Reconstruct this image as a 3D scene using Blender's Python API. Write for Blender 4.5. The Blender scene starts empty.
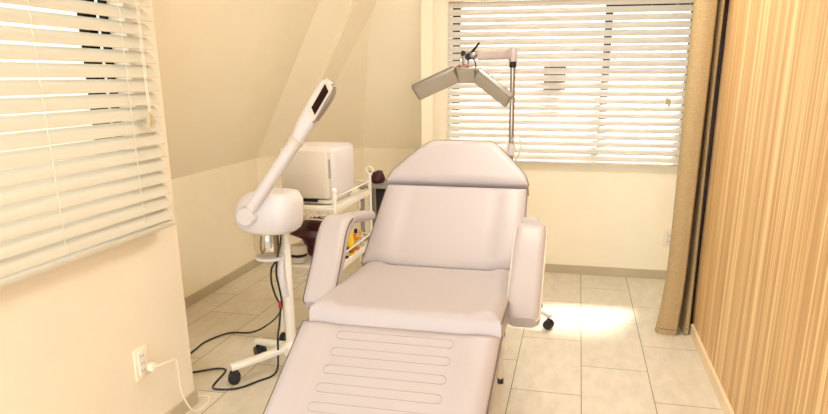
import bpy, bmesh, math, random
from mathutils import Vector, Matrix
random.seed(7)
S = bpy.context.scene
COL = S.collection
PI = math.pi

# ------------------------------------------------------------------ materials
def mat(name, color, rough=0.5, metal=0.0, noise=0.0, nscale=30.0, bump=0.0, bscale=200.0, spec=0.5):
    m = bpy.data.materials.new(name); m.use_nodes = True
    nt = m.node_tree; b = nt.nodes['Principled BSDF']
    b.inputs['Base Color'].default_value = (*color, 1)
    b.inputs['Roughness'].default_value = rough
    b.inputs['Metallic'].default_value = metal
    b.inputs['Specular IOR Level'].default_value = spec
    tc = nt.nodes.new('ShaderNodeTexCoord')
    if noise > 0:
        n = nt.nodes.new('ShaderNodeTexNoise'); n.inputs['Scale'].default_value = nscale; n.inputs['Detail'].default_value = 4
        nt.links.new(tc.outputs['Object'], n.inputs['Vector'])
        r = nt.nodes.new('ShaderNodeValToRGB')
        r.color_ramp.elements[0].color = (*[c * (1 - noise) for c in color], 1)
        r.color_ramp.elements[1].color = (*[min(1, c * (1 + noise)) for c in color], 1)
        r.color_ramp.elements[0].position = .3; r.color_ramp.elements[1].position = .7
        nt.links.new(n.outputs['Fac'], r.inputs['Fac']); nt.links.new(r.outputs['Color'], b.inputs['Base Color'])
    if bump > 0:
        n = nt.nodes.new('ShaderNodeTexNoise'); n.inputs['Scale'].default_value = bscale; n.inputs['Detail'].default_value = 3
        nt.links.new(tc.outputs['Object'], n.inputs['Vector'])
        k = nt.nodes.new('ShaderNodeBump'); k.inputs['Strength'].default_value = bump; k.inputs['Distance'].default_value = .002
        nt.links.new(n.outputs['Fac'], k.inputs['Height']); nt.links.new(k.outputs['Normal'], b.inputs['Normal'])
    return m

def mat_tiles():
    m = bpy.data.materials.new('beige_floor_tiles'); m.use_nodes = True
    nt = m.node_tree; b = nt.nodes['Principled BSDF']; L = nt.links.new
    geo = nt.nodes.new('ShaderNodeTexCoord')
    sep = nt.nodes.new('ShaderNodeSeparateXYZ'); L(geo.outputs['Object'], sep.inputs[0])
    ay = nt.nodes.new('ShaderNodeMath'); ay.operation = 'SUBTRACT'; L(sep.outputs['Y'], ay.inputs[0]); ay.inputs[1].default_value = 3.223 - 6.1
    ax = nt.nodes.new('ShaderNodeMath'); ax.operation = 'SUBTRACT'; L(sep.outputs['X'], ax.inputs[0]); ax.inputs[1].default_value = .084 - 6.04
    cmb = nt.nodes.new('ShaderNodeCombineXYZ'); L(ay.outputs[0], cmb.inputs['X']); L(ax.outputs[0], cmb.inputs['Y'])
    br = nt.nodes.new('ShaderNodeTexBrick'); L(cmb.outputs[0], br.inputs['Vector'])
    br.offset = .5; br.offset_frequency = 2
    br.inputs['Scale'].default_value = 1; br.inputs['Brick Width'].default_value = .61; br.inputs['Row Height'].default_value = .302
    br.inputs['Mortar Size'].default_value = .0022; br.inputs['Mortar Smooth'].default_value = .1; br.inputs['Bias'].default_value = 0
    br.inputs['Color1'].default_value = TILE1; br.inputs['Color2'].default_value = TILE2
    br.inputs['Mortar'].default_value = (.24, .20, .14, 1)
    n = nt.nodes.new('ShaderNodeTexNoise'); n.inputs['Scale'].default_value = 9; n.inputs['Detail'].default_value = 7; n.inputs['Roughness'].default_value = .65
    mp = nt.nodes.new('ShaderNodeMapping'); mp.inputs['Scale'].default_value = (2.2, .8, 1); L(geo.outputs['Object'], mp.inputs['Vector']); L(mp.outputs[0], n.inputs['Vector'])
    rp = nt.nodes.new('ShaderNodeValToRGB'); rp.color_ramp.elements[0].position = .3; rp.color_ramp.elements[1].position = .72
    rp.color_ramp.elements[0].color = (.84, .83, .82, 1); rp.color_ramp.elements[1].color = (1.03, 1.03, 1.03, 1)
    L(n.outputs['Fac'], rp.inputs['Fac'])
    mx = nt.nodes.new('ShaderNodeMix'); mx.data_type = 'RGBA'; mx.blend_type = 'MULTIPLY'; mx.inputs['Factor'].default_value = 1
    L(br.outputs['Color'], mx.inputs[6]); L(rp.outputs['Color'], mx.inputs[7]); L(mx.outputs[2], b.inputs['Base Color'])
    b.inputs['Roughness'].default_value = .42
    bp = nt.nodes.new('ShaderNodeBump'); bp.inputs['Strength'].default_value = .4; bp.inputs['Distance'].default_value = .002; bp.invert = True
    L(br.outputs['Fac'], bp.inputs['Height']); L(bp.outputs[0], b.inputs['Normal'])
    return m

def mat_bamboo():
    m = bpy.data.materials.new('vertical_bamboo_veneer'); m.use_nodes = True
    nt = m.node_tree; b = nt.nodes['Principled BSDF']; L = nt.links.new
    tc = nt.nodes.new('ShaderNodeTexCoord'); sep = nt.nodes.new('ShaderNodeSeparateXYZ'); L(tc.outputs['Object'], sep.inputs[0])
    # narrow strips across y, each with its own tone
    dv = nt.nodes.new('ShaderNodeMath'); dv.operation = 'DIVIDE'; L(sep.outputs['Y'], dv.inputs[0]); dv.inputs[1].default_value = .016
    fl = nt.nodes.new('ShaderNodeMath'); fl.operation = 'FLOOR'; L(dv.outputs[0], fl.inputs[0])
    wn = nt.nodes.new('ShaderNodeTexWhiteNoise'); wn.noise_dimensions = '1D'; L(fl.outputs[0], wn.inputs['W'])
    mp = nt.nodes.new('ShaderNodeMapping'); mp.inputs['Scale'].default_value = (1, 150, 1.6); L(tc.outputs['Object'], mp.inputs['Vector'])
    n = nt.nodes.new('ShaderNodeTexNoise'); n.inputs['Scale'].default_value = 1; n.inputs['Detail'].default_value = 5; L(mp.outputs[0], n.inputs['Vector'])
    mp2 = nt.nodes.new('ShaderNodeMapping'); mp2.inputs['Scale'].default_value = (1, 34, .25); L(tc.outputs['Object'], mp2.inputs['Vector'])
    n2 = nt.nodes.new('ShaderNodeTexNoise'); n2.inputs['Scale'].default_value = 1; n2.inputs['Detail'].default_value = 3; L(mp2.outputs[0], n2.inputs['Vector'])
    a1 = nt.nodes.new('ShaderNodeMath'); a1.operation = 'MULTIPLY_ADD'; L(wn.outputs['Value'], a1.inputs[0]); a1.inputs[1].default_value = .3; L(n.outputs['Fac'], a1.inputs[2])
    a2 = nt.nodes.new('ShaderNodeMath'); a2.operation = 'MULTIPLY_ADD'; L(n2.outputs['Fac'], a2.inputs[0]); a2.inputs[1].default_value = .6; L(a1.outputs[0], a2.inputs[2])
    rp = nt.nodes.new('ShaderNodeValToRGB'); e = rp.color_ramp.elements
    e[0].position = .68; e[0].color = BAM0; e[1].position = 1.0; e[1].color = BAM2
    k = rp.color_ramp.elements.new(.86); k.color = BAM1
    sc = nt.nodes.new('ShaderNodeMath'); sc.operation = 'MULTIPLY'; L(a2.outputs[0], sc.inputs[0]); sc.inputs[1].default_value = .9
    L(sc.outputs[0], rp.inputs['Fac']); L(rp.outputs['Color'], b.inputs['Base Color'])
    b.inputs['Roughness'].default_value = .5
    return m

def mat_trans(name, color, tcolor, fac, rough=.5):
    m = bpy.data.materials.new(name); m.use_nodes = True
    nt = m.node_tree; b = nt.nodes['Principled BSDF']; out = nt.nodes['Material Output']
    b.inputs['Base Color'].default_value = (*color, 1); b.inputs['Roughness'].default_value = rough
    t = nt.nodes.new('ShaderNodeBsdfTranslucent'); t.inputs['Color'].default_value = (*tcolor, 1)
    mx = nt.nodes.new('ShaderNodeMixShader'); mx.inputs[0].default_value = fac
    nt.links.new(b.outputs[0], mx.inputs[1]); nt.links.new(t.outputs[0], mx.inputs[2]); nt.links.new(mx.outputs[0], out.inputs[0])
    return m

def mat_glass(name, tint=(1, 1, 1), gloss=.06):
    m = bpy.data.materials.new(name); m.use_nodes = True
    nt = m.node_tree; out = nt.nodes['Material Output']; nt.nodes.remove(nt.nodes['Principled BSDF'])
    t = nt.nodes.new('ShaderNodeBsdfTransparent'); t.inputs['Color'].default_value = (*tint, 1)
    g = nt.nodes.new('ShaderNodeBsdfGlossy'); g.inputs['Roughness'].default_value = .05
    mx = nt.nodes.new('ShaderNodeMixShader'); mx.inputs[0].default_value = gloss
    nt.links.new(t.outputs[0], mx.inputs[1]); nt.links.new(g.outputs[0], mx.inputs[2]); nt.links.new(mx.outputs[0], out.inputs[0])
    return m

def mat_emit(name, color, strength):
    m = bpy.data.materials.new(name); m.use_nodes = True
    b = m.node_tree.nodes['Principled BSDF']
    b.inputs['Base Color'].default_value = (*color, 1)
    b.inputs['Emission Color'].default_value = (*color, 1); b.inputs['Emission Strength'].default_value = strength
    return m

TILE1 = (.745, .695, .58, 1); TILE2 = (.69, .64, .535, 1)
BAM0 = (.50, .29, .115, 1); BAM1 = (.62, .39, .165, 1); BAM2 = (.78, .57, .30, 1)
M = dict(
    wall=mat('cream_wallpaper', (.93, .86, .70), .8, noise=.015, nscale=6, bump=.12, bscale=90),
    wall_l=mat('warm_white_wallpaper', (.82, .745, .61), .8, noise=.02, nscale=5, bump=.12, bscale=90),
    slope=mat('cream_slope_wallpaper', (.94, .87, .71), .85, noise=.012, nscale=5, bump=.1, bscale=90),
    base=mat('beige_baseboard_vinyl', (.52, .45, .32), .5, noise=.05, nscale=8),
    base_w=mat('pale_wood_baseboard', (.80, .66, .45), .5, noise=.05, nscale=8),
    trim=mat('cream_painted_trim', (.88, .80, .64), .5, noise=.01),
    floor=mat_tiles(), bamboo=mat_bamboo(),
    slat=mat_trans('cream_blind_slat', (.67, .64, .545), (.95, .86, .66), .10, .45),
    slat_b=mat_trans('white_blind_slat', (.70, .665, .61), (.98, .91, .80), .12, .45),
    cord=mat('off_white_cord', (.78, .72, .58), .8),
    tassel=mat('tan_cord_tassel', (.50, .42, .26), .6),
    frame=mat('dark_aluminium_frame', (.010, .009, .008), .7, spec=.1),
    glass=mat_glass('window_glass'),
    pad=mat('off_white_vinyl', (.435, .395, .402), .44, noise=.015, nscale=4, bump=.15, bscale=400),
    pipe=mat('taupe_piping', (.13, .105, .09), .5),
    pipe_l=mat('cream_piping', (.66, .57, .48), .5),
    stitch=mat('grey_stitch_thread', (.33, .295, .29), .8),
    white=mat('white_plastic', (.66, .63, .65), .35, noise=.01),
    whitem=mat('white_painted_metal', (.80, .77, .70), .35, noise=.01),
    cream=mat('cream_plastic_shade_toned', (.64, .58, .49), .35, noise=.01),  # darkened for the shaded towel warmer door, shared with other cream parts
    rubber=mat('black_rubber', (.012, .011, .012), .45),
    blackp=mat('black_plastic', (.012, .010, .010), .5, spec=.25),
    chrome=mat('brushed_chrome', (.38, .35, .32), .28, .9),
    alu=mat('warm_grey_aluminium', (.30, .27, .23), .35, .6),
    led=mat('frosted_lamp_cover', (.40, .36, .30), .3),
    pinkw=mat('pale_lilac_plastic', (.40, .345, .335), .35),
    dslot=mat('dark_brown_vent', (.022, .008, .006), .8, spec=.1, noise=.3, nscale=120),
    maroon=mat('maroon_leather', (.060, .006, .010), .4, noise=.2, nscale=20, bump=.3, bscale=60),
    jar=mat_glass('clear_bottle_glass', (.97, .97, .96), .06),
    water=mat('brass_heater', (.30, .17, .08), .5),
    yellow=mat('yellow_plastic', (.88, .58, .02), .35),
    orange=mat('orange_plastic', (.75, .26, .02), .35),
    amber=mat('amber_glass', (.40, .17, .02), .2),
    green=mat('dull_green_ribbon', (.34, .34, .08), .6),
    curtain=mat('khaki_linen', (.41, .30, .155), .9, noise=.12, nscale=120, bump=.5, bscale=500),
    jamb=mat('dark_brown_wood', (.05, .017, .008), .75, noise=.3, nscale=14, spec=.1),
    grey=mat('grey_metal', (.32, .31, .29), .45, .4),
    cableb=mat('black_cable_rubber', (.012, .010, .010), .45),
    red=mat('red_collar', (.45, .03, .03), .5),
    lamp=mat_emit('added_fill_diffuser', (1.0, .94, .84), 5.0), fill_lamp2=mat_emit('added_bright_fill_diffuser', (1.0, .94, .84), 23.0),  # glowing panels of the two added, unseen fill lights
)

# ------------------------------------------------------------------ mesh builder
class MB:
    def __init__(s): s.bm = bmesh.new(); s.smooth = True
    def merge(s, t):
        me = bpy.data.meshes.new('tmp'); t.to_mesh(me); t.free(); s.bm.from_mesh(me); bpy.data.meshes.remove(me); return s
    def box(s, lo, hi, r=0, seg=2, rot=None, about=None):
        t = bmesh.new(); bmesh.ops.create_cube(t, size=1)
        lo, hi = Vector(lo), Vector(hi); c = (lo + hi) / 2; d = hi - lo
        for v in t.verts: v.co = Vector((v.co.x * d.x, v.co.y * d.y, v.co.z * d.z)) + c
        if r > 0: bmesh.ops.bevel(t, geom=list(t.edges), offset=r, segments=seg, profile=.5, affect='EDGES')
        if rot is not None:
            p = Vector(about) if about is not None else c
            bmesh.ops.transform(t, matrix=Matrix.Translation(p) @ rot.to_4x4() @ Matrix.Translation(-p), verts=t.verts)
        return s.merge(t)
    def cyl(s, a, b, r0, r1=None, n=20):
        r1 = r0 if r1 is None else r1
        return s.loft([[p for p in ring(Vector(a), Vector(b) - Vector(a), r0, n)], [p for p in ring(Vector(b), Vector(b) - Vector(a), r1, n)]])
    def loft(s, rings, caps=True):
        bm = s.bm; R = [[bm.verts.new(p) for p in r] for r in rings]; n = len(R[0])
        for i in range(len(R) - 1):
            for j in range(n): bm.faces.new((R[i][j], R[i][(j + 1) % n], R[i + 1][(j + 1) % n], R[i + 1][j]))
        if caps: bm.faces.new(R[0][::-1]); bm.faces.new(R[-1])
        return s
    def tube(s, pts, r, n=10, closed=False, caps=True):
        pts = [Vector(p) for p in pts]; m = len(pts); rings = []; prev = None
        for i, p in enumerate(pts):
            if closed: d = pts[(i + 1) % m] - pts[i - 1]
            else: d = pts[min(i + 1, m - 1)] - pts[max(i - 1, 0)]
            d.normalize()
            if prev is None:
                u = d.orthogonal().normalized()
            else:
                u = (prev - d * prev.dot(d))
                u = u.normalized() if u.length > 1e-6 else d.orthogonal().normalized()
            prev = u; w = d.cross(u)
            rr = r[i] if isinstance(r, (list, tuple)) else r
            rings.append([p + (u * math.cos(2 * PI * k / n) + w * math.sin(2 * PI * k / n)) * rr for k in range(n)])
        if closed: rings.append(rings[0]); return s.loft(rings, False)
        return s.loft(rings, caps)
    def lathe(s, prof, c, axis=(0, 0, 1), n=28, caps=True):
        ax = Vector(axis).normalized(); c = Vector(c)
        return s.loft([ring(c + ax * h, ax, max(r, 1e-4), n) for r, h in prof], caps)
    def ball(s, c, r, sc=(1, 1, 1)):
        t = bmesh.new(); bmesh.ops.create_uvsphere(t, u_segments=20, v_segments=12, radius=r)
        for v in t.verts: v.co = Vector((v.co.x * sc[0], v.co.y * sc[1], v.co.z * sc[2])) + Vector(c)
        return s.merge(t)
    def sweep(s, path, sect, side):
        # sect: list of (a, b); a along 'side', b along the path normal
        side = Vector(side).normalized(); rings = []; m = len(path); path = [Vector(p) for p in path]
        for i, p in enumerate(path):
            d = (path[min(i + 1, m - 1)] - path[max(i - 1, 0)]).normalized(); nrm = side.cross(d).normalized()
            sc = sect(i / (m - 1)) if callable(sect) else sect
            rings.append([p + side * a + nrm * b for a, b in sc])
        return s.loft(rings)
    def poly(s, pts, vec):
        # a polygon pushed along vec
        vec = Vector(vec); a = [Vector(p) for p in pts]
        return s.loft([a, [p + vec for p in a]])
    def build(s, name, m, parent=None, flat=False):
        off = Vector(parent['_o']) if parent is not None else Vector((0, 0, 0))
        bm = s.bm
        bmesh.ops.recalc_face_normals(bm, faces=list(bm.faces))
        for v in bm.verts: v.co -= off
        me = bpy.data.meshes.new(name); bm.to_mesh(me); bm.free()
        me.materials.append(m)
        if not flat:
            me.shade_smooth()
            me.set_sharp_from_angle(angle=math.radians(38))
        o = bpy.data.objects.new(name, me); COL.objects.link(o)
        if parent is not None: o.parent = parent
        o['_o'] = tuple(off)
        return o

def ring(c, axis, r, n):
    a = Vector(axis).normalized(); u = a.orthogonal().normalized(); w = a.cross(u)
    return [c + (u * math.cos(2 * PI * k / n) + w * math.sin(2 * PI * k / n)) * r for k in range(n)]
def rrect(w, h, r, n=5):
    out = []
    for cx, cy, a0 in ((w / 2 - r, h / 2 - r, 0), (-w / 2 + r, h / 2 - r, PI / 2), (-w / 2 + r, -h / 2 + r, PI), (w / 2 - r, -h / 2 + r, 1.5 * PI)):
        for k in range(n): a = a0 + PI / 2 * k / (n - 1); out.append((cx + r * math.cos(a), cy + r * math.sin(a)))
    return out
def spline(pts, k=8):
    P = [Vector(p) for p in pts]; P = [2 * P[0] - P[1]] + P + [2 * P[-1] - P[-2]]; out = []
    for i in range(1, len(P) - 2):
        for j in range(k):
            t = j / k; a, b, c, d = P[i - 1:i + 3]
            out.append(.5 * ((2 * b) + (c - a) * t + (2 * a - 5 * b + 4 * c - d) * t * t + (3 * b - a - 3 * c + d) * t ** 3))
    out.append(P[-2]); return out

def thing(name, loc, label, cat, group=None):
    o = bpy.data.objects.new(name, None); COL.objects.link(o); o.location = loc; o.empty_display_size = .05
    o['label'] = label; o['category'] = cat; o['_o'] = tuple(loc)
    if group: o['group'] = group
    return o
def tag(o, label, cat, group=None):
    o['label'] = label; o['category'] = cat
    if group: o['group'] = group
    return o
def struct(o, label=None, cat=None):
    o['kind'] = 'structure'
    if label: o['label'] = label
    if cat: o['category'] = cat
    return o

# ------------------------------------------------------------------ room shell
XL, YC = -1.50, 2.20          # window wall on the left and where it ends
XK, ZK = -2.21, .765          # knee wall under the left slope
YB, XB = 4.45, -1.05          # window wall at the back and its outer corner
YK = 5.09
XR = .665
ZC = 2.40
Y0 = -1.3
def slab(name, lo, hi, m, label, cat='wall', r=0):
    return struct(MB().box(lo, hi, r).build(name, m), label, cat)
def wall_with_hole(name, axis, p0, p1, a0, a1, z0, z1, h, m, label):
    # axis 'x': wall plane is x = const between p0, p1, running along y; h = (a, b, za, zb)
    b = MB()
    def q(aa, ab, za, zb):
        if axis == 'x': b.box((p0, aa, za), (p1, ab, zb))
        else: b.box((aa, p0, za), (ab, p1, zb))
    q(a0, h[0], z0, z1); q(h[1], a1, z0, z1); q(h[0], h[1], z0, h[2]); q(h[0], h[1], h[3], z1)
    bmesh.ops.remove_doubles(b.bm, verts=b.bm.verts, dist=1e-5)
    return struct(b.build(name, m), label, 'wall')

slab('floor', (-2.4, Y0 - .1, -.1), (.95, 5.3, 0), M['floor'], 'pale beige rectangular floor tiles laid in running bond', 'floor')
slab('ceiling', (-2.4, Y0 - .1, ZC), (.95, 5.3, ZC + .1), M['wall'], 'cream papered flat ceiling above the treatment room', 'ceiling')
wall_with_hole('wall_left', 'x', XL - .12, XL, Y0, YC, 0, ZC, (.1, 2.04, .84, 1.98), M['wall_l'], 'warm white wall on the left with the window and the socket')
wall_with_hole('wall_back', 'y', YB, YB + .13, XB, .95, 0, ZC, (-.85, .70, .80, 1.86), M['wall'], 'cream wall at the back under the wide window')
wall_with_hole('wall_front', 'y', Y0 - .1, Y0, -1.65, .95, 0, ZC, (-1.4, .6, .25, 2.25), M['wall'], 'cream wall behind the photographer with an added wide opening for fill light')  # opening is added behind the camera to let in cool fill light
# bamboo panel wall on the right, thick board standing in front of the plaster
slab('wall_right', (XR, Y0, .055), (XR + .03, 3.49, ZC), M['bamboo'], 'golden bamboo veneer wall on the right', 'wall')
slab('wall_right_plaster', (.83, Y0, 0), (.93, YB, ZC), M['wall'], 'cream plaster wall behind the tan curtain', 'wall')
slab('trim_4', (XR - .002, 3.492, 0), (.83, 3.72, ZC), M['jamb'], 'dark brown wooden jamb at the edge of the bamboo wall', 'trim')
slab('wall_recess_left', (-2.33, 2.06, 0), (XL - .12, YC - .02, ZC), M['wall'], 'cream return wall beside the left window', 'wall')
slab('wall_recess_back', (XB, YB + .13, 0), (XB + .1, 5.25, ZC), M['wall'], 'cream return wall behind the back window corner', 'wall')
# knee walls: left, chamfered corner, back
K0, K1, K2, K3 = Vector((XK, YC - .02, 0)), Vector((XK, 4.26, 0)), Vector((-1.69, YK, 0)), Vector((XB, YK, 0))
def outn(a, b):
    d = (b - a).normalized(); return Vector((-d.y, d.x, 0))
def knee(name, a, b, label):
    n = outn(a, b) * .1
    return struct(MB().poly([a, b, b + Vector((0, 0, ZK)), a + Vector((0, 0, ZK))], n).build(name, M['wall'], flat=True), label, 'wall')
knee('wall_knee_left', K0, K1, 'low cream knee wall under the left roof slope')
knee('wall_knee_corner', K1, K2, 'low cream knee wall across the far left corner')
knee('wall_knee_back', K2, K3, 'low cream knee wall beside the back window')
# sloped roof undersides.  crease between left slope and corner slope runs from K1 up to T1
SL = .55
def up(a, dx, dy): return a + Vector((dx, dy, 0)) * (ZC + .02 - ZK) + Vector((0, 0, ZC + .02))
T0 = up(K0, SL, 0); T1 = up(K1, SL, -.08); T2 = up(K2, .258, -.546); T3 = up(K3, .258, -.546)
def slope(name, a, b, tb, ta, label):
    a = a + Vector((0, 0, ZK)); b = b + Vector((0, 0, ZK))
    n = -(b - a).cross(ta - a).normalized()
    if n.z < 0: n = -n
    return struct(MB().poly([a, b, tb, ta], n * .1).build(name, M['slope'], flat=True), label, 'ceiling')
slope('ceiling_slope_left', K0, K1, T1, T0, 'sloping cream roof underside on the left')
slope('ceiling_slope_corner', K1, K2, T2, T1, 'sloping cream roof underside across the corner')
slope('ceiling_slope_back', K2, K3, T3, T2, 'sloping cream roof underside beside the back window')
RAF0, RAF1 = (.255, .312, .768), (.255, .495, 2.3)
# boxed hip rafter running up the corner slope
ed = (K2 - K1).normalized(); ud = Vector((SL, -.08, 1)).normalized(); cn = ed.cross(ud).normalized()
if cn.y > 0: cn = -cn
def on_slope(e, zz): return K1 + Vector((0, 0, ZK)) + ed * e + Vector((SL, -.08, 1)) * (zz - ZK)
def rafter_ring(el, er, zz):
    l, r = on_slope(el, zz), on_slope(er, zz)
    return [l - cn * .02, r - cn * .02, r + cn * .03, l + cn * .03]
struct(MB().loft([rafter_ring(*RAF0), rafter_ring(*RAF1)]).build('trim_1', M['trim'], flat=True), 'cream boxed rafter running up the corner slope', 'trim')
# baseboards
def bb(name, a, b, m, label, h=.06, t=.008):
    n = outn(a, b) * -t
    return struct(MB().poly([a, b, b + Vector((0, 0, h)), a + Vector((0, 0, h))], n).build(name, m, flat=True), label, 'baseboard')
bb('baseboard_knee_left', K0, K1, M['base'], 'beige baseboard along the left knee wall')
bb('baseboard_knee_corner', K1, K2, M['base'], 'beige baseboard along the corner knee wall')
bb('baseboard_knee_back', K2, K3, M['base'], 'beige baseboard along the short back knee wall')
bb('baseboard_left', Vector((XL, Y0, 0)), Vector((XL, YC, 0)), M['base'], 'beige baseboard under the left window wall')
bb('baseboard_left_end', Vector((XL + .008, YC, 0)), Vector((XL - .12, YC, 0)), M['base'], 'beige baseboard round the end of the window wall')
bb('baseboard_back', Vector((XB, YB, 0)), Vector((.83, YB, 0)), M['base'], 'beige baseboard along the back window wall')
slab('baseboard_right', (XR - .014, Y0, 0), (XR + .03, 3.46, .055), M['base_w'], 'pale wooden baseboard under the bamboo wall', 'baseboard')
# window casing at the back
slab('trim_2', (-.965, YB - .014, .78), (-.85, YB, ZC), M['trim'], 'cream upright casing left of the back window', 'trim', .003)
slab('trim_3', (-.965, YB - .012, .765), (.83, YB, .785), M['trim'], 'cream sill strip under the back window', 'trim', .003)

# ------------------------------------------------------------------ windows
def window(name, label, axis, p, a0, a1, z0, z1, mulls, rails=()):
    # frame bars: dark aluminium, glass pane behind
    root = thing(name, ((a0 + a1) / 2, p, z0) if axis == 'y' else (p, (a0 + a1) / 2, z0), label, 'window'); root['kind'] = 'structure'
    def bar(mb, aa, ab, za, zb, d=.03, o=0):
        if axis == 'y': mb.box((aa, p - d / 2 + o, za), (ab, p + d / 2 + o, zb), .003, 1)
        else: mb.box((p - d / 2 - o, aa, za), (p + d / 2 - o, ab, zb), .003, 1)
    f = MB(); w = .05; w1 = .05 if axis == 'y' else .012
    bar(f, a0, a0 + w, z0, z1); bar(f, a1 - w1, a1, z0, z1); bar(f, a0, a1, z0, z0 + .03); bar(f, a0, a1, z1 - .05, z1)
    for ma, mb_ in mulls: bar(f, ma, mb_, z0, z1, .028, .001)
    for ra, rb, za, zb in rails: bar(f, ra, rb, za, zb, .026)
    fo = f.build('window_frame', M['frame'], root, flat=True)
    g = MB()
    if axis == 'y': g.box((a0 + .01, p + .004, z0 + .01), (a1 - .01, p + .008, z1 - .01))
    else: g.box((p - .008, a0 + .01, z0 + .01), (p - .004, a1 - .01, z1 - .01))
    g.build('pane', M['glass'], root, flat=True)
    return root
w2 = window('window_2', 'wide back window with dark frame behind the white blind', 'y', YB + .09, -.85, .70, .80, 1.86, [(.135, .185)], [(.185, .70, 1.745, 1.86)])
lt = MB().box((-.235, YB + .055, 1.20), (-.09, YB + .075, 1.40), .004).build('latch_plate', M['frame'], w2)
w1 = window('window_1', 'left window with dark frame behind the cream blind', 'x', XL - .075, .1, 2.04, .84, 1.98, [(1.925, 1.948), (1.953, 1.968), (1.973, 1.985), (1.0, 1.06)])

slab('roof_eave', (-1.3, YB + .13, 1.95), (1.2, 4.95, 2.03), M['jamb'], 'dark roof eave overhanging outside the back window', 'eave')
# ------------------------------------------------------------------ venetian blinds
def blind(name, label, axis, p, a0, a1, ztop, zbot, inward, smat, cords, pulls, extra_cut=None):
    pitch, W, tilt = .0455, .050, math.radians(51)
    root = thing(name, (p, (a0 + a1) / 2, zbot) if axis == 'x' else ((a0 + a1) / 2, p, zbot), label, 'window blind')
    def P(d, a, z):          # d = distance towards the room
        return (p + d * inward, a, z) if axis == 'x' else (a, p + d * inward, z)
    def slat_pts(zc, a, sag=.0052):
        top = []; bot = []
        for k in range(7):
            t = -1 + 2 * k / 6
            d = t * W / 2 * math.cos(tilt); z = zc - t * W / 2 * math.sin(tilt)
            b = sag * (1 - t * t)
            nx, nz = math.sin(tilt), math.cos(tilt)
            top.append(P(d + nx * (b + .0012), a, z + nz * (b + .0012))); bot.append(P(d + nx * (b - .0012), a, z + nz * (b - .0012)))
        return top + bot[::-1]
    sl = MB(); z = zbot + .045; n = 0
    while z < ztop - .02:
        sl.loft([slat_pts(z, a0), slat_pts(z, a1)]); z += pitch; n += 1
    sl.build('slats', smat, root)
    MB().box(P(-.024, a0, zbot), P(.024, a1, zbot + .018)).bm.free()
    lo, hi = P(-.022, a0, zbot), P(.022, a1, zbot + .018)
    MB().box([min(x, y) for x, y in zip(lo, hi)], [max(x, y) for x, y in zip(lo, hi)], .004).build('bottom_rail', smat, root)
    lo, hi = P(-.025, a0, ztop), P(.025, a1, ztop + .045)
    MB().box([min(x, y) for x, y in zip(lo, hi)], [max(x, y) for x, y in zip(lo, hi)], .003).build('head_rail', M['trim'], root)
    for c in cords:
        k = MB(); zz = zbot + .045
        pts = []
        while zz < ztop - .02:     # the ladder tape lies over the lower lip of each slat
            pts.append(P(.0165, c, zz - .018)); pts.append(P(.021, c, zz - .006)); pts.append(P(.0125, c + .004, zz + .012)); zz += pitch
        pts.append(P(.016, c, ztop + .01))
        k.tube(pts, .0011, 5); k.build('ladder_cord', M['cord'], root)
    for c, zt in pulls:
        pc = MB()
        for s_ in (-.006, .006): pc.tube([P(.034, c + s_, ztop + .01), P(.034, c + s_ * .7, zt + .05), P(.034, c + s_ * .3, zt + .03)], .0012, 6)
        po = pc.build('pull_cord', M['cord'], root)
        for j, (dx, dz) in enumerate(((-.007, .0), (.008, -.012))):
            MB().lathe([(.003, .045), (.006, .04), (.0085, .022), (.009, .006), (.007, 0)], P(.034, c + dx, zt + dz), n=12).build('tassel', M['tassel'], po)
    return root
blind('venetian_blind', 'cream slatted blind over the left window, its tan tassels at the right end', 'x', -1.453, -.1, 2.095, 1.93, .793, 1, M['slat'], [.35, .95, 1.565, 1.93], [(2.00, 1.165)])
blind('venetian_blind', 'white slatted blind over the wide back window behind the lamp', 'y', 4.415, -.86, .69, 1.788, .766, -1, M['slat_b'], [-.775, -.20, .40, .62], [(.545, 1.155)])

# ------------------------------------------------------------------ curtain
cur = thing('curtain', (.56, 3.5, 0), 'tan linen curtain hanging bunched beside the bamboo wall', 'curtain')
def curtain_path(z):
    fl = max(0, 1 - z / .45) ** 2
    base = [(.508, 3.47), (.514, 3.425), (.545, 3.408), (.578, 3.412), (.598, 3.43), (.602, 3.53), (.618, 3.55), (.624, 3.46), (.640, 3.45), (.646, 3.54)]
    return [Vector((x - .035 * fl * (1 - i / 9) + .004 * math.sin(2.2 * z + i), y + .008 * math.sin(1.7 * z + i * .8) - .02 * fl, z)) for i, (x, y) in enumerate(base)]
cb = MB(); rings_ = []
NZ = 34
for k in range(NZ + 1):
    z = .006 + (2.36 - .006) * k / NZ
    mid = spline(curtain_path(z), 7)
    L_ = []; R_ = []
    for i, p in enumerate(mid):
        d = (mid[min(i + 1, len(mid) - 1)] - mid[max(i - 1, 0)]); d.z = 0; d.normalize(); n = Vector((-d.y, d.x, 0)) * .0022
        L_.append(p + n); R_.append(p - n)
    rings_.append(L_ + R_[::-1])
cb.loft(rings_)
cb.build('fabric', M['curtain'], cur)
hm = MB()
mid = spline(curtain_path(.035), 7)
hm.tube([p + Vector((0, -.003, 0)) for p in mid], .0012, 5); hm.build('hem_stitching', M['jamb'], cur)
rl = thing('curtain_rail', (.6, 3.46, 2.37), 'white ceiling rail carrying the tan curtain', 'curtain rail')
MB().box((.45, 3.44, 2.362), (.66, 3.48, ZC), .004).build('track', M['white'], rl)

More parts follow.
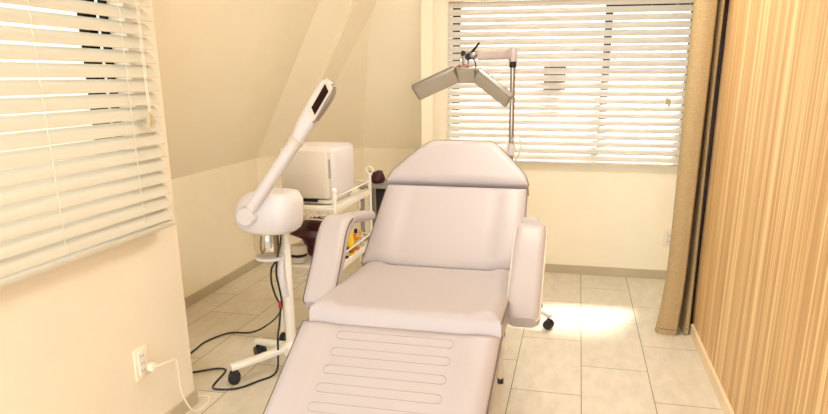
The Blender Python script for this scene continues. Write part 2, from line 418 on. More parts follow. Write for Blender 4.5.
# ------------------------------------------------------------------ sockets
def socket(loc, axis, label, n=2):
    r = thing('wall_socket', loc, label, 'socket'); x, y, z = loc
    if axis == 'x':
        MB().box((x, y - .036, z - .06), (x + .008, y + .036, z + .06), .003).build('cover_plate', M['trim'], r)
        ins = MB().box((x + .006, y - .019, z - .045), (x + .012, y + .019, z + .045), .002).build('outlet_insert', M['whitem'], r)
        s = MB()
        for k in range(3):
            zz = z + .028 - k * .028
            for dy in (-.006, .006): MB().box((x + .0105, y + dy - .001, zz - .005), (x + .0127, y + dy + .001, zz + .005)).build('pin_slot', M['blackp'], ins, flat=True)
    else:
        MB().box((x - .036, y - .008, z - .06), (x + .036, y, z + .06), .003).build('cover_plate', M['trim'], r)
        ins = MB().box((x - .019, y - .012, z - .045), (x + .019, y - .006, z + .045), .002).build('outlet_insert', M['whitem'], r)
        s = MB()
        for zz in (z + .02, z - .02):
            for dx in (-.006, .006): MB().box((x + dx - .001, y - .0127, zz - .006), (x + dx + .001, y - .0105, zz + .006)).build('pin_slot', M['blackp'], ins, flat=True)
    return r
socket((XL, 1.893, .322), 'x', 'white wall socket with a white plug in it, low on the left wall')
socket((.640, YB, .285), 'y', 'white wall socket low on the back wall beside the curtain')
wc = thing('power_cable', (XL + .03, 1.92, .30), 'white power cable hanging from the socket on the left wall', 'cable')
MB().box((XL + .0128, 1.905, .283), (XL + .040, 1.935, .312), .005).build('plug', M['trim'], wc)
MB().tube(spline([(XL + .040, 1.92, .298), (XL + .06, 1.965, .298), (XL + .062, 2.015, .285), (XL + .052, 2.035, .22), (XL + .04, 2.06, .12), (XL + .045, 2.10, .03), (XL + .05, 2.14, .006), (XL + .055, 2.20, .005), (XL + .022, 2.262, .0045), (XL - .03, 2.245, .0045)], 8), .0035, 8).build('cord', M['trim'], wc)

# ------------------------------------------------------------------ treatment bed
CX = -.505
bed = thing('treatment_bed', (CX, 2.1, 0), 'white vinyl reclining treatment bed in the middle of the room', 'treatment bed')
def pad(name, O, V, hw, L, T, prof, rnd, pipe_mat=None, sides='a', cuts=34, off=lambda t: 0.0):
    """upholstered pad: O centre of its near edge underside, V direction along, hw(t) half width, prof(s) dome"""
    O = Vector(O); V = Vector(V).normalized(); U = Vector((1, 0, 0)); N = U.cross(V).normalized()
    def dens(n, e):      # sample positions 0..1 denser near the ends
        return [.5 - .5 * math.cos(PI * k / n) * (1 - e + e * abs(math.cos(PI * k / n))) for k in range(n + 1)]
    SS = dens(cuts, .35); TT = dens(26, .35)
    mb = MB(); bm = mb.bm; top = []; bot = []
    for t_ in TT:
        t = t_ * L; rt = []; rb = []
        for s_ in SS:
            h = hw(t); s = (2 * s_ - 1) * h
            slope_h = abs(hw(min(t + .002, L)) - hw(max(t - .002, 0))) / .004
            d = min((h - abs(s)) / math.sqrt(1 + slope_h ** 2), t, L - t)
            e = 0 if d >= rnd else rnd * .5 * (1 - math.sqrt(max(0, 1 - (1 - d / rnd) ** 2)))
            z = T - e + prof(s, t) * min(1, d / rnd)
            rt.append(bm.verts.new(O + U * (s + off(t)) + V * t + N * z)); rb.append(bm.verts.new(O + U * (s + off(t)) + V * t))
        top.append(rt); bot.append(rb)
    nt, ns = len(TT), len(SS)
    for i in range(nt - 1):
        for j in range(ns - 1):
            bm.faces.new((top[i][j], top[i][j + 1], top[i + 1][j + 1], top[i + 1][j]))
            bm.faces.new((bot[i][j], bot[i + 1][j], bot[i + 1][j + 1], bot[i][j + 1]))
    edge = [(i, 0) for i in range(nt)] + [(nt - 1, j) for j in range(1, ns)] + [(i, ns - 1) for i in range(nt - 2, -1, -1)] + [(0, j) for j in range(ns - 2, 0, -1)]
    m = len(edge)
    rim = [top[i][j].co.copy() for i, j in edge]
    for k in range(m):
        a, b = edge[k], edge[(k + 1) % m]
        bm.faces.new((top[a[0]][a[1]], top[b[0]][b[1]], bot[b[0]][b[1]], bot[a[0]][a[1]]))
    rimL = [top[i][0].co.copy() for i in range(nt)]; rimR = [top[i][ns - 1].co.copy() for i in range(nt)]; rimF = [top[nt - 1][j].co.copy() for j in range(1, ns - 1)]
    o = mb.build(name, M['pad'], bed)
    if pipe_mat:
        if sides == 'a': runs = [rimL + rimF + rimR[::-1]]
        else: runs = [rimL, rimR]
        for k, rr in enumerate(runs): MB().tube(rr, .0042, 6).build('piping', pipe_mat, o)
    def at(s, t, lift=0): return O + U * s + V * t + N * (T + prof(s, t) + lift)
    return o, at
def sm(a, b, x):
    x = max(0, min(1, (x - a) / (b - a))); return x * x * (3 - 2 * x)
def bolster(c, h, g=.5):
    # raised side bolsters with a flat centre panel
    return lambda s, t: h * math.sin(PI * max(0, min(1, (abs(s) - c) / (.31 - c)))) - .006 * g * math.exp(-((abs(s) - c) / .012) ** 2)
# seat, from its front edge back to the joint with the backrest
sd = Vector((0, .70, -.062)).normalized(); SO = Vector((CX, 1.785, .640)); seatT = .085
sN = Vector((1, 0, 0)).cross(sd).normalized()
seat, seat_at = pad('seat_pad', SO - sN * seatT, sd, lambda t: .300 + .016 * t / .70, .70, seatT, bolster(.2, .012), .03, M['pipe'], 's', off=lambda t: .022 - .030 * t / .70)
# backrest
J = Vector((CX, 2.465, .582)); HB = Vector((CX, 2.785, .865)); bd = (HB - J).normalized(); LB = (HB - J).length
bN = Vector((1, 0, 0)).cross(bd).normalized()
back, back_at = pad('backrest_pad', J - bN * .085 + bd * .004, bd, lambda t: .330 - .020 * t / LB, LB - .004, .085, bolster(.19, .011), .03, M['pipe'], 's', off=lambda t: -.008 * (1 - t / LB))
# headrest, chamfered at the top
hd = Vector((0, .145, .17)).normalized(); LH = .222
hN = Vector((1, 0, 0)).cross(hd).normalized()
def head_hw(t): return .316 - .012 * min(1, t / .04) - .142 * max(0, min(1, (t - .04) / .165)) ** 1.12 - .035 * max(0, (t - .195) / .027) ** 2
HO = HB + bd * .008 - hN * .085
head, head_at = pad('headrest_pad', HO, hd, head_hw, LH, .1, lambda s, t: .010 * (1 - (s / .31) ** 2), .026, M['pipe'])
# leg rest falling away towards the foot end
ld = Vector((0, .28, .135)).normalized(); LL = .52
LT = Vector((CX + .010, 1.782, .592)); LO = LT - ld * LL; lN = Vector((1, 0, 0)).cross(ld).normalized()
leg, leg_at = pad('leg_rest_pad', LO - lN * .085, ld, lambda t: .297 + .015 * t / LL, LL, .085, bolster(.19, .012), .03, M['pipe'])
# stitched channels on the leg rest: rounded pockets
for k in range(7):
    t0 = LL - .055 - k * .066; st = MB(); hh = .0155; ww = .165
    pts = []
    for q in range(9): a = -PI / 2 + PI * q / 8; pts.append((ww + hh * math.cos(a), t0 + hh * math.sin(a)))
    for q in range(9): a = PI / 2 + PI * q / 8; pts.append((-ww + hh * math.cos(a), t0 + hh * math.sin(a)))
    P3 = []
    for i in range(len(pts)):
        a, b = pts[i], pts[(i + 1) % len(pts)]
        n_ = 12 if abs(a[0] - b[0]) > .1 else 1
        for j in range(n_): P3.append(leg_at(a[0] + (b[0] - a[0]) * j / n_, a[1] + (b[1] - a[1]) * j / n_, .0001))
    st.tube(P3, .0008, 5, closed=True); st.build('stitching', M['stitch'], leg)
# armrests
def armrest(sx):
    xc = CX + sx * .366; xl = CX + sx * (.340 if sx < 0 else .366)
    if sx < 0: xc = CX - .372
    path = spline([(xl, 2.008, .546), (xl * .8 + xc * .2, 2.055, .583), (xl * .45 + xc * .55, 2.16, .668), (xc, 2.255, .742), (xc, 2.325, .778), (xc - sx * .006, 2.40, .778), (xc - sx * .016, 2.50, .766), (xc - sx * .024, 2.60, .752)], 7)
    def sect(u):
        w = .116 - .046 * sm(.55, .72, u); h = .075 - .035 * sm(.5, .68, u)
        e = 1.0
        if u < .06: e = .80 + .20 * math.sqrt(max(0, 1 - (1 - u / .06) ** 2))
        return [(a * e, b * (e if u < .06 else 1)) for a, b in rrect(w, h, h * .42, 6)]
    o = MB().sweep(path, sect, (1, 0, 0)).build('armrest', M['pad'], bed)
    # piping down both edges of the pad
    for q in (-1, 1):
        pts = []; m = len(path)
        for i, p in enumerate(path):
            u = i / (m - 1)
            if u > .62: break
            sc = sect(u); w = max(a for a, b in sc); h = max(b for a, b in sc)
            d = (path[min(i + 1, m - 1)] - path[max(i - 1, 0)]).normalized(); nrm = Vector((1, 0, 0)).cross(d)
            pts.append(p + Vector((q * (w - .002), 0, 0)) + nrm * (h * .50))
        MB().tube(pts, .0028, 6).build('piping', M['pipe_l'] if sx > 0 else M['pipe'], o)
    # steel bracket from seat frame to the pad
    MB().tube(spline([(CX + sx * .25, 2.20, .50), (CX + sx * .32, 2.20, .52), (xc, 2.20, .58), (xc, 2.20, .67)], 6), .012, 8).build('bracket', M['whitem'], o)
    return o
armrest(-1); armrest(1)
# steel frame under the pads, legs and rubber feet
fr = MB()
fr.box((CX - .27, 1.80, .47), (CX - .23, 2.50, .51), .004); fr.box((CX + .23, 1.80, .47), (CX + .27, 2.50, .51), .004)
fr.box((CX - .27, 1.80, .47), (CX + .27, 1.84, .51), .004); fr.box((CX - .27, 2.46, .47), (CX + .27, 2.50, .51), .004)
fr.tube([(CX - .25, 2.48, .49), (CX - .22, 2.82, .80)], .014); fr.tube([(CX + .25, 2.48, .49), (CX + .22, 2.82, .80)], .014)
fr.tube([(CX - .25, 1.80, .49), (CX - .22, 1.36, .30)], .014); fr.tube([(CX + .25, 1.80, .49), (CX + .22, 1.36, .30)], .014)
for yy in (1.85, 2.64): MB().tube([(CX - .235, yy, .10), (CX + .235, yy, .10)], .012).build('crossbar', M['whitem'], bed)
fr.build('frame', M['whitem'], bed)
for sx in (-1, 1):
    for (yt, yb) in ((1.86, 1.84), (2.46, 2.66)):
        l = MB().tube([(CX + sx * .245, yt, .49), (CX + sx * .235, yb, .02)], .010, 12).build('leg', M['whitem'], bed)
        MB().lathe([(.014, 0), (.014, .018), (.011, .026)], (CX + sx * .235, yb, 0), n=16).build('rubber_foot', M['rubber'], l)
# chrome hinge bracket showing between seat and left armrest, and the blind side joints
for sx in (-1, 1):
    MB().box((CX + sx * .322 - .006, 2.36, .50), (CX + sx * .322 + .006, 2.50, .56), .004).build('hinge_plate', M['chrome'], bed)

# ------------------------------------------------------------------ LED lamp on a stand behind the bed
lamp = thing('led_facial_lamp', (-.325, 3.45, 0), 'three panel light therapy lamp on a tall steel stand behind the bed', 'lamp')
MB().lathe([(.045, .10), (.045, .17), (.025, .19)], (-.325, 3.45, 0)).build('hub', M['whitem'], lamp)
MB().tube([(-.325, 3.45, .17), (-.332, 3.45, .95), (-.337, 3.45, 1.43)], .0135, 14).build('pole', M['chrome'], lamp)
for k in range(5):
    a = math.radians(-20 + 72 * k); dx, dy = math.cos(a), math.sin(a)
    f = MB().sweep([(-.325 + dx * .03, 3.45 + dy * .03, .125), (-.325 + dx * .16, 3.45 + dy * .16, .105), (-.325 + dx * .265, 3.45 + dy * .265, .075)], rrect(.035, .025, .008, 4), (-dy, dx, 0)).build('foot_arm', M['whitem'], lamp)
    cx_, cy_ = -.325 + dx * .25, 3.45 + dy * .25
    c = MB(); c.tube([(cx_, cy_, .075), (cx_, cy_, .05)], .008, 10)
    for s in (-1, 1): c.cyl((cx_ - dy * .008 * s, cy_ + dx * .008 * s, .027), (cx_ - dy * .024 * s, cy_ + dx * .024 * s, .027), .027, .024, 18)
    c.build('caster', M['rubber'], f)
# upper arm and joints
MB().sweep([(-.345, 3.44, 1.428), (-.41, 3.315, 1.424), (-.475, 3.195, 1.42)], rrect(.045, .048, .012, 5), (0, 1, 0)).build('arm', M['pinkw'], lamp)
MB().lathe([(.016, 0), (.022, .004), (.022, .066), (.016, .07)], (-.337, 3.45, 1.392), n=20).build('elbow_joint', M['pinkw'], lamp)
MB().lathe([(.018, 0), (.018, .03)], (-.337, 3.45, 1.365), n=18).build('collar', M['blackp'], lamp)
nk = MB(); nk.box((-.552, 3.172, 1.358), (-.520, 3.200, 1.438), .006); nk.cyl((-.556, 3.186, 1.425), (-.478, 3.186, 1.425), .013); nk.ball((-.500, 3.182, 1.418), .019)
nk.build('neck_joint', M['alu'], lamp)
kn = MB(); kn.cyl((-.520, 3.168, 1.412), (-.520, 3.182, 1.412), .016); kn.cyl((-.545, 3.168, 1.428), (-.545, 3.18, 1.428), .012); kn.build('clamp_knob', M['blackp'], lamp)
MB().tube([(-.512, 3.178, 1.425), (-.490, 3.172, 1.448), (-.468, 3.166, 1.474)], [.007, .0055, .005], 10).build('lever', M['blackp'], lamp)
# panels: each an angled slab whose lit side looks down at the head of the bed
TL = Matrix.Rotation(math.radians(-52), 3, 'X')
def panel(name, x0, z0, x1, z1):
    a = Vector((x0, 3.17, z0)); b = Vector((x1, 3.17, z1)); d = (b - a).normalized(); Ln = (b - a).length
    side = TL @ Vector((0, 1, 0)); side = (side - d * side.dot(d)).normalized(); nn = d.cross(side)
    def blk(w, lo, hi, in0, r):
        path = [a + d * in0, a + d * (Ln - in0)]
        t = bmesh.new(); bmesh.ops.create_cube(t, size=1)
        for v in t.verts:
            c = v.co.copy(); v.co = a + d * (Ln / 2 + c.x * (Ln - 2 * in0)) + side * (c.y * w) + nn * ((lo + hi) / 2 + c.z * (hi - lo))
        bmesh.ops.bevel(t, geom=list(t.edges), offset=r, segments=3, profile=.5, affect='EDGES')
        return MB().merge(t)
    sgn = 1 if (nn.y < 0) else -1
    o = blk(.092, -.016, .016, 0, .012).build(name, M['alu'], lamp)
    blk(.070, sgn * .0155 - .002, sgn * .0155 + .002, .012, .001).build('diffuser', M['led'], o)
    return o
panel('side_panel', -.780, 1.245, -.570, 1.338); panel('centre_panel', -.578, 1.334, -.478, 1.334); panel('side_panel', -.486, 1.336, -.316, 1.208)
for x in (-.556, -.516): MB().cyl((x, 3.128, 1.374), (x, 3.145, 1.362), .004).build('screw', M['red'], lamp)
MB().tube(spline([(-.498, 3.175, 1.405), (-.485, 3.16, 1.385), (-.480, 3.155, 1.36), (-.49, 3.15, 1.345)], 6), .003, 6).build('wire', M['blackp'], lamp)
MB().tube(spline([(-.330, 3.435, 1.00), (-.305, 3.425, 1.025), (-.282, 3.42, 1.00), (-.282, 3.42, .95), (-.305, 3.425, .90)], 6), .0045, 8).build('coiled_cable', M['white'], lamp)
cl = MB(); cl.lathe([(.020, 0), (.020, .06)], (-.332, 3.45, .925), n=18); cl.build('pole_clamp', M['white'], lamp)

# ------------------------------------------------------------------ facial steamer
st = thing('facial_steamer', (-1.25, 2.56, 0), 'white facial steamer on a rolling stand left of the bed', 'steamer')
SC = Vector((-1.285, 2.56, 0))
hb = MB()
def sup(a, b, z, n=36, e=2.6, ox=0, oy=0):
    out = []
    for k in range(n):
        t = 2 * PI * k / n; c, s = math.cos(t), math.sin(t)
        out.append(SC + Vector((ox + a * math.copysign(abs(c) ** (2 / e), c), oy + b * math.copysign(abs(s) ** (2 / e), s), z)))
    return out
hb.loft([sup(.104, .085, .684), sup(.130, .105, .689), sup(.136, .112, .712, e=3.2), sup(.138, .115, .765, ox=.0, e=3.4), sup(.128, .108, .808, ox=.010, e=3.6), sup(.098, .092, .843, ox=.022, e=3.6), sup(.086, .082, .848, ox=.025, e=3), sup(.05, .05, .850, ox=.026)])
hbo = hb.build('head', M['white'], st)
MB().loft([sup(.106, .090, .674), sup(.116, .096, .678), sup(.116, .096, .688)]).build('base_plate', M['cream'], hbo)
# pivot of the arm on the front left
pv = MB(); pv.cyl((-1.325, 2.46, .765), (-1.325, 2.415, .760), .045, .040, 28); pv.cyl((-1.325, 2.415, .760), (-1.325, 2.408, .759), .040, .034, 28)
pvo = pv.build('pivot', M['white'], st)
A0 = Vector((-1.325, 2.44, .765)); A1 = Vector((-1.088, 2.44, 1.075)); A2 = Vector((-.935, 2.44, 1.30)); ad = (A2 - A0).normalized()
arm = MB().sweep([A0, A0.lerp(A1, .5), A1], rrect(.052, .048, .020, 6), (0, 1, 0)).build('arm', M['white'], st)
MB().sweep([A1 - ad * .012, A1 + ad * .012], rrect(.060, .056, .024, 6), (0, 1, 0)).build('arm_collar', M['cream'], arm)
nz_ = MB()
def nzs(u):
    w = .046 + .016 * sm(0, .35, u); h = .050 + .014 * sm(0, .35, u)
    if u > .9: k = 1 - .35 * ((u - .9) / .1) ** 2; w *= k; h *= k
    return rrect(w, h, min(w, h) * .36, 6)
nd = (A2 - A1).normalized()
npath = [A1 + nd * ((A2 - A1).length * k / 24) for k in range(25)]
npath = [p + Vector((0, 0, 0)) for p in npath]
nz_.sweep(npath, nzs, (0, 1, 0)); nzo = nz_.build('nozzle', M['white'], st)
# steam vent: a dark slot in a pale bezel on the side that looks at the bed
SLOTP = -.010
nn_ = Vector((0, -1, 0)); sdv = nd; perp = nn_.cross(sdv).normalized()
c0 = A1.lerp(A2, .745) + nn_ * .030 + perp * SLOTP
def slab_on(c, l, w, t, skew=0):
    pts = [(-l / 2, -w / 2), (l / 2 - skew, -w / 2), (l / 2, w / 2), (-l / 2 + skew, w / 2)]
    return [c + sdv * a + perp * b for a, b in pts]
MB().poly(slab_on(c0, .170, .042, 0, .020), nn_ * .004).build('bezel', M['cream'], nzo, flat=True)
MB().poly(slab_on(c0 + nn_ * .003, .122, .026, 0, .016), nn_ * .0035).build('steam_vent', M['dslot'], nzo, flat=True)
tip = MB(); rp_ = -perp  # grey strip stands in for the shade along the nozzle's right side
tip.sweep(spline([A1.lerp(A2, .40) + rp_ * .026, A1.lerp(A2, .62) + rp_ * .031, A1.lerp(A2, .84) + rp_ * .032, A1.lerp(A2, .95) + rp_ * .024, A1.lerp(A2, 1.0) + rp_ * .010], 5), lambda u: rrect(.050 - .012 * u, .014 - .004 * abs(2 * u - 1), .0048, 4), (0, 1, 0)); tip.build('nozzle_shade_rim', M['alu'], nzo)
# glass bottle under the head
jc = (SC.x - .005, SC.y - .01, 0)
MB().lathe([(.054, .560), (.062, .566), (.068, .61), (.067, .655), (.060, .682), (.058, .682), (.064, .655), (.065, .61), (.059, .570), (.002, .568)], jc, n=32).build('water_bottle', M['jar'], st)
ht = MB(); ht.tube(spline([(jc[0] - .035, jc[1], .66), (jc[0] - .038, jc[1] - .01, .60), (jc[0] - .03, jc[1] - .01, .572), (jc[0] - .02, jc[1] - .005, .60), (jc[0] - .018, jc[1], .66)], 6), .005, 10)
ht.cyl((jc[0] + .03, jc[1], .575), (jc[0] + .03, jc[1], .665), .009)
ht.build('heating_element', M['water'], st)
MB().cyl((jc[0], jc[1] - .01, .60), (jc[0], jc[1] - .01, .68), .016).build('water_valve', M['white'], st)
MB().lathe([(.066, .668), (.074, .671), (.074, .679), (.060, .683)], jc, n=32).build('bottle_collar', M['cream'], st)
MB().lathe([(.060, .548), (.064, .551), (.064, .561), (.05, .563)], jc, n=32).build('bottle_base', M['white'], st)
# column, clamp handle, base
COLX, COLY = -1.240, 2.60
MB().tube([(COLX, COLY, .11), (COLX, COLY, .67)], .023, 16).build('column', M['whitem'], st)
ch = MB(); ch.sweep(spline([(COLX - .006, COLY - .028, .555), (COLX - .008, COLY - .040, .50), (COLX - .004, COLY - .040, .43), (COLX, COLY - .028, .37)], 5), rrect(.030, .022, .009, 5), (1, 0, 0)); ch.build('clamp_cover', M['white'], st)
MB().lathe([(.045, .085), (.045, .125), (.03, .14)], (COLX, COLY, 0)).build('hub', M['whitem'], st)
for k, (ex, ey) in enumerate(((-1.432, 2.405), (-1.455, 2.70), (-1.20, 2.83), (-1.02, 2.66), (-1.13, 2.38))):
    e = Vector((ex, ey, 0)); c0_ = Vector((COLX, COLY, 0)); d = (e - c0_).normalized()
    f = MB().sweep([c0_ + d * .03 + Vector((0, 0, .11)), c0_.lerp(e, .6) + Vector((0, 0, .09)), e + d * .012 + Vector((0, 0, .078))], rrect(.040, .028, .008, 4), (-d.y, d.x, 0)).build('foot_arm', M['whitem'], st)
    ca_ = MB(); ca_.tube([e + Vector((0, 0, .075)), e + Vector((0, 0, .052))], .010, 10)
    w_ = Vector((-d.y, d.x, 0)).lerp(d, .25).normalized()
    for s in (-1, 1): ca_.cyl(e + w_ * (.007 * s) + Vector((0, 0, .028)), e + w_ * (.026 * s) + Vector((0, 0, .028)), .028, .025, 18)
    ca_.box(e + Vector((-.016, -.016, .030)), e + Vector((.016, .016, .062)), .006)
    ca_.build('caster', M['rubber'], f)
# cords: two of them, both running to the steamer column
c1 = MB().tube(spline([(-1.79, 2.34, .0055), (-1.80, 2.60, .0055), (-1.806, 2.70, .0055), (-1.807, 2.803, .0055), (-1.751, 2.927, .0055), (-1.66, 2.95, .0055), (-1.60, 2.96, .02), (-1.50, 2.90, .09), (-1.36, 2.72, .21), (-1.275, 2.60, .31), (-1.264, 2.565, .40), (-1.266, 2.548, .48), (-1.252, 2.542, .56), (-1.236, 2.545, .62), (-1.232, 2.55, .666)], 8), .0045, 8).build('power_cord', M['cableb'], st)
c2 = MB().tube(spline([(-1.72, 2.42, .0055), (-1.661, 2.46, .0055), (-1.589, 2.511, .0055), (-1.545, 2.515, .0055), (-1.525, 2.48, .0055), (-1.505, 2.345, .0055), (-1.46, 2.325, .0055), (-1.385, 2.354, .0055), (-1.33, 2.44, .0055), (-1.295, 2.50, .0055), (-1.285, 2.535, .03), (-1.280, 2.54, .10), (-1.278, 2.545, .18), (-1.268, 2.556, .26), (-1.26, 2.55, .33), (-1.274, 2.54, .38), (-1.286, 2.536, .44), (-1.279, 2.53, .505), (-1.252, 2.53, .55), (-1.240, 2.53, .60), (-1.240, 2.53, .666)], 8), .0045, 8).build('power_cord', M['cableb'], st)
MB().lathe([(.007, 0), (.007, .03)], (-1.260, 2.549, .320), n=12).build('cord_sleeve', M['red'], c2)

# ------------------------------------------------------------------ trolley
tr = thing('beauty_trolley', (-1.25, 3.12, 0), 'white metal two shelf trolley behind the steamer', 'trolley')
X0, X1, Y1_, Y2_ = -1.405, -1.097, 2.86, 3.40
for x in (X0, X1):
    for y in (Y1_, Y2_):
        t_ = .80 if y == Y1_ else .812
        p = MB().tube([(x, y, .07), (x, y, t_)], .0095, 12).build('post', M['whitem'], tr)
        if y == Y2_:
            MB().tube([Vector((x + .0185 * math.cos(2 * PI * k / 20), y, t_ + .017 + .0185 * math.sin(2 * PI * k / 20))) for k in range(20)], .0055, 8, closed=True).build('ring_finial', M['whitem'], p)
        else:
            MB().ball((x, y, t_ + .004), .012).build('finial', M['whitem'], p)
        ca_ = MB(); ca_.cyl((x - .012, y, .030), (x + .012, y, .030), .030, .030, 18); ca_.tube([(x, y, .075), (x, y, .045)], .007, 8); ca_.build('caster', M['rubber'], p)
def shelf(z, name):
    s = MB(); s.box((X0 + .004, Y1_, z), (X1 - .004, Y2_, z + .014), .003)
    # folded rims left and right
    s.box((X1 - .008, Y1_ + .01, z - .012), (X1 + .004, Y2_ - .01, z + .018), .002); s.box((X0 - .004, Y1_ + .01, z - .012), (X0 + .008, Y2_ - .01, z + .018), .002)
    so = s.build(name, M['whitem'], tr)
    r = MB()
    for x in (X0, X1): r.tube([(x, Y1_, z + .062), (x, Y2_, z + .062)], .0045, 8)
    r.tube([(X0, Y2_, z + .062), (X1, Y2_, z + .062)], .0045, 8)
    r.build('guard_rail', M['whitem'], so)
    return so
shT = shelf(.708, 'top_shelf'); shB = shelf(.412, 'lower_shelf')
# scroll ornaments on the front edges
for z, so in ((.690, shT), (.398, shB)):
    sc_ = MB(); sc_.tube([(X0, Y1_ - .004, z + .018), (X1, Y1_ - .004, z + .018)], .004, 8); sc_.tube([(X0, Y1_ - .004, z - .026), (X1, Y1_ - .004, z - .026)], .004, 8)
    for k in range(9):
        cx_ = X0 + .03 + k * (X1 - X0 - .06) / 8
        sc_.tube([Vector((cx_ + (.016 - .0006 * q) * math.cos(.5 * q + k), Y1_ - .004, z - .004 + (.016 - .0006 * q) * math.sin(.5 * q + k))) for q in range(19)], .0028, 6)
    sc_.build('scroll_panel', M['cream'], so)
for z, so in ((.690, shT), (.398, shB)):
    r = MB(); r.tube([Vector((X1 + .004, 3.20 + .02 * math.cos(2 * PI * k / 18), z - .016 + .02 * math.sin(2 * PI * k / 18))) for k in range(18)], .004, 6, closed=True); r.build('side_ring', M['cream'], so)

# towel warmer cabinet on the top shelf
tw = thing('towel_warmer', (-1.25, 3.05, .722), 'white towel warmer cabinet standing on the trolley top shelf', 'towel warmer')
WX0, WX1, WY0, WY1, WZ0, WZ1 = -1.385, -1.128, 2.90, 3.25, .742, .995
MB().box((WX0, WY0 + .038, WZ0), (WX1, WY1, WZ1), .022, 4).build('body', M['white'], tw)
dr = MB(); dr.box((WX0 + .001, WY0, WZ0 + .012), (WX1 - .012, WY0 + .034, WZ1 - .004), .012, 3); dro = dr.build('door', M['cream'], tw)  # darker door tone puts the shade on the front into the colour
gp = MB(); gp.tube([(WX0 + .03, WY0 - .0005, WZ0 + .035), (WX1 - .045, WY0 - .0005, WZ0 + .035), (WX1 - .045, WY0 - .0005, WZ1 - .125), (WX0 + .03, WY0 - .0005, WZ1 - .125)], .0018, 6, closed=True); gp.build('panel_groove', M['pipe_l'], dro)
MB().box((WX1 - .017, WY0 + .006, WZ0 + .11), (WX1 - .009, WY0 + .026, WZ1 - .05), .003).build('door_catch', M['grey'], dro)
MB().box((WX0 + .045, WY0 + .004, WZ0 - .004), (WX1 - .075, WY0 + .03, WZ0 + .012), .003).build('handle_recess', M['blackp'], tw)
MB().box((WX0 + .012, WY0 + .012, WZ0 - .012), (WX1 - .012, WY1 - .02, WZ0 + .006), .003).build('plinth', M['cream'], tw)
for x in (WX0 + .03, WX1 - .03):
    for y in (WY0 + .05, WY1 - .04):
        MB().lathe([(.012, .722), (.012, .732)], (x, y, 0), n=12).build('foot', M['grey'], tw)

# things on the lower shelf
LZ = .426
bag = thing('handbag', (-1.262, 3.075, LZ), 'soft maroon bag slumped on the trolley lower shelf', 'bag')
bg = MB()
def blob(a, b, z, ox, oy, n=30):
    out = []
    for k in range(n):
        t = 2 * PI * k / n; w = 1 + .07 * math.sin(3 * t + z * 30) + .04 * math.sin(7 * t + z * 55)
        out.append(Vector((-1.262 + ox + a * w * math.cos(t), 3.075 + oy + b * w * math.sin(t), z)))
    return out
bg.loft([blob(.070, .08, LZ, .02, 0), blob(.085, .095, LZ + .02, .015, 0), blob(.088, .098, LZ + .06, .01, 0), blob(.090, .095, LZ + .10, -.002, -.01), blob(.122, .10, LZ + .125, -.03, -.03), blob(.120, .095, LZ + .155, -.025, -.03), blob(.085, .07, LZ + .185, -.005, -.01), blob(.05, .04, LZ + .200, .01, 0)])
bg.build('body', M['maroon'], bag)
MB().sweep(spline([(-1.30, 2.985, LZ + .15), (-1.27, 2.965, LZ + .185), (-1.21, 2.965, LZ + .198), (-1.15, 2.975, LZ + .17)], 6), rrect(.018, .006, .0025, 3), (0, 1, 0)).build('strap', M['maroon'], bag)
rb = thing('ribbon_tag', (-1.34, 2.93, LZ + .16), 'short olive green cord hanging under the trolley top shelf', 'cord')
MB().tube(spline([(-1.372, 2.900, .702), (-1.350, 2.896, .660), (-1.32, 2.892, .640), (-1.285, 2.894, .640), (-1.268, 2.9, .662)], 6), .006, 8).build('loop', M['green'], rb)
bw = thing('lidded_bowl', (-1.325, 2.93, LZ), 'cream bowl with a black rim at the front of the lower shelf', 'bowl')
MB().lathe([(.020, 0), (.032, .004), (.036, .028), (.037, .034)], (-1.322, 2.915, LZ), n=28).build('bowl', M['cream'], bw)
MB().lathe([(.040, .034), (.043, .037), (.043, .045), (.040, .048)], (-1.322, 2.915, LZ), n=28).build('rim', M['blackp'], bw)
MB().lathe([(.040, .048), (.044, .054), (.044, .080), (.038, .090), (.012, .094)], (-1.322, 2.915, LZ), n=28).build('lid', M['cream'], bw)
def bottle(x, y, r, h, m, capm, label, neck=.35, group='bottles on the trolley'):
    b = thing('bottle', (x, y, LZ), label, 'bottle', group)
    MB().lathe([(r * .9, 0), (r, .005), (r, h * .62), (r * .85, h * .7), (r * neck, h * .78), (r * neck, h * .82)], (x, y, LZ), n=20).build('body', m, b)
    MB().lathe([(r * neck * 1.25, h * .81), (r * neck * 1.25, h * .97), (r * neck, h)], (x, y, LZ), n=16).build('cap', capm, b)
    MB().lathe([(r * 1.012, h * .18), (r * 1.012, h * .5)], (x, y, LZ), n=20, caps=False).build('paper_label', M['cream'], b)
    return b
yb = thing('squeeze_bottle', (-1.125, 3.11, LZ), 'tall yellow pointed squeeze bottle on the lower shelf', 'bottle', 'bottles on the trolley')
MB().lathe([(.024, 0), (.028, .005), (.028, .085), (.023, .112), (.013, .136), (.007, .158), (.004, .170)], (-1.125, 3.11, LZ), n=22).build('body', M['yellow'], yb)
MB().lathe([(.0284, .015), (.0284, .045)], (-1.125, 3.11, LZ), n=22, caps=False).build('paper_label', M['amber'], yb)
bottle(-1.150, 3.185, .021, .125, M['amber'], M['blackp'], 'amber bottle with a black cap just behind the yellow one')
bottle(-1.122, 3.215, .020, .115, M['orange'], M['blackp'], 'orange bottle with a black cap beside the amber one')
bottle(-1.125, 3.305, .018, .085, M['cream'], M['yellow'], 'small cream bottle with a yellow cap furthest back')
bottle(-1.122, 3.045, .017, .085, M['maroon'], M['blackp'], 'short dark red bottle just in front of the yellow squeeze bottle')
bottle(-1.190, 3.30, .022, .13, M['jar'], M['green'], 'clear bottle with an olive cap by the back rail')

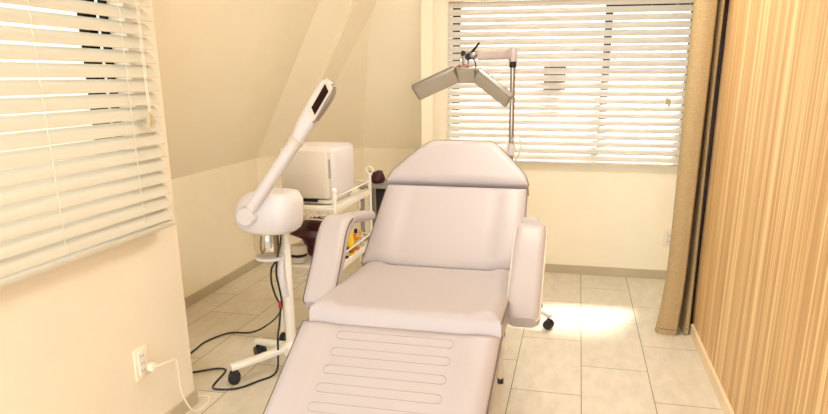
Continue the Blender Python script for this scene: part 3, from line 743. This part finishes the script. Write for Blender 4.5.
# small grey stand with a dark pouch, seen between trolley and headrest
gs = thing('side_stand', (-1.16, 3.95, 0), 'small grey metal stand beyond the trolley', 'stand')
MB().box((-1.31, 3.82, .655), (-1.03, 4.10, .675), .004).build('top', M['grey'], gs)
for x in (-1.29, -1.05):
    for y in (3.84, 4.08):
        MB().box((x - .012, y - .012, 0), (x + .012, y + .012, .655), .003).build('leg', M['grey'], gs)
MB().box((-1.30, 3.83, .25), (-1.04, 4.09, .265), .003).build('shelf', M['grey'], gs)
MB().box((-1.205, 3.85, .44), (-1.06, 4.05, .655), .006).build('drawer_box', M['rubber'], gs)
pc_ = thing('pouch', (-1.215, 3.92, .675), 'small dark maroon pouch on top of the grey stand', 'pouch')
pb = MB(); pb.loft([[Vector((-1.215 + ox + a * (1 + .18 * math.sin(3 * t + q)) * math.cos(t), 3.92 + a * .8 * math.sin(t), .675 + z)) for t in [2 * PI * k / 20 for k in range(20)]] for q, (a, z, ox) in enumerate(((.030, 0, 0), (.042, .010, 0), (.044, .032, .004), (.034, .055, .010), (.026, .072, .016), (.012, .080, .018)))])
pb.build('body', M['maroon'], pc_)
MB().tube(spline([(-1.245, 3.905, .715), (-1.258, 3.90, .735), (-1.248, 3.90, .745), (-1.225, 3.905, .735)], 5), .008, 8).build('flap', M['maroon'], pc_)

# ------------------------------------------------------------------ added ceiling lights, unseen, to brighten the room
for i, (x, y, lb) in enumerate(((.20, .55, 'added square fill light on the ceiling above the foot of the bed'), (-.05, 2.8, 'added square fill light on the ceiling near the back window'))):
    cl_ = thing('ceiling_fill_light', (x, y, ZC), lb, 'added fill light', 'added fill lights')
    MB().box((x - .32, y - .32, ZC - .05), (x + .32, y + .32, ZC), .01).build('housing', M['white'], cl_)
    MB().box((x - .29, y - .29, ZC - .062), (x + .29, y + .29, ZC - .048), .004).build('diffuser', M['fill_lamp2' if i else 'lamp'], cl_)

# ------------------------------------------------------------------ daylight
w = bpy.data.worlds.new('sky'); S.world = w; w.use_nodes = True
bg_ = w.node_tree.nodes['Background']; bg_.inputs['Color'].default_value = (.93, .97, 1.0, 1); bg_.inputs['Strength'].default_value = 3.5
sun = bpy.data.lights.new('sun', 'SUN'); sun.energy = 14; sun.angle = math.radians(7); sun.color = (1, .93, .82)
so_ = bpy.data.objects.new('sun', sun); COL.objects.link(so_)
so_.rotation_euler = Vector((-.35, -1.0, -1.25)).to_track_quat('-Z', 'Y').to_euler()

front_fill = bpy.data.lights.new('front_fill_light', 'AREA'); front_fill.shape = 'RECTANGLE'; front_fill.size = 1.95; front_fill.size_y = 1.95; front_fill.energy = 34; front_fill.color = (.95, .97, 1.0)  # cool area light added in the front opening as fill
do_ = bpy.data.objects.new('front_fill_light', front_fill); COL.objects.link(do_); do_.location = (-.4, Y0 - .05, 1.25); do_.rotation_euler = (math.radians(90), 0, 0)
# ------------------------------------------------------------------ camera
F, PX, PY, TH, PS = 650.0, 433.0, 259.4, 15.675, 12.284
cam = bpy.data.cameras.new('camera'); co = bpy.data.objects.new('camera', cam); COL.objects.link(co)
cam.sensor_width = 36; cam.lens = 36 * F / 828; cam.shift_x = (414 - PX) / 828; cam.shift_y = (PY - 207) / 828; cam.clip_start = .05
co.location = (0, 0, 1.32); co.rotation_euler = (math.radians(90 - TH), 0, math.radians(PS))
S.camera = co

for o in bpy.data.objects:
    if '_o' in o: del o['_o']

S.view_settings.view_transform = 'Standard'; S.view_settings.look = 'None'
S.view_settings.exposure = 0.1; S.view_settings.gamma = 1; S.view_settings.use_curve_mapping = False
S.cycles.max_bounces = 10; S.cycles.diffuse_bounces = 6; S.cycles.transparent_max_bounces = 12
S.cycles.sample_clamp_indirect = 6
S.cycles.use_denoising = True
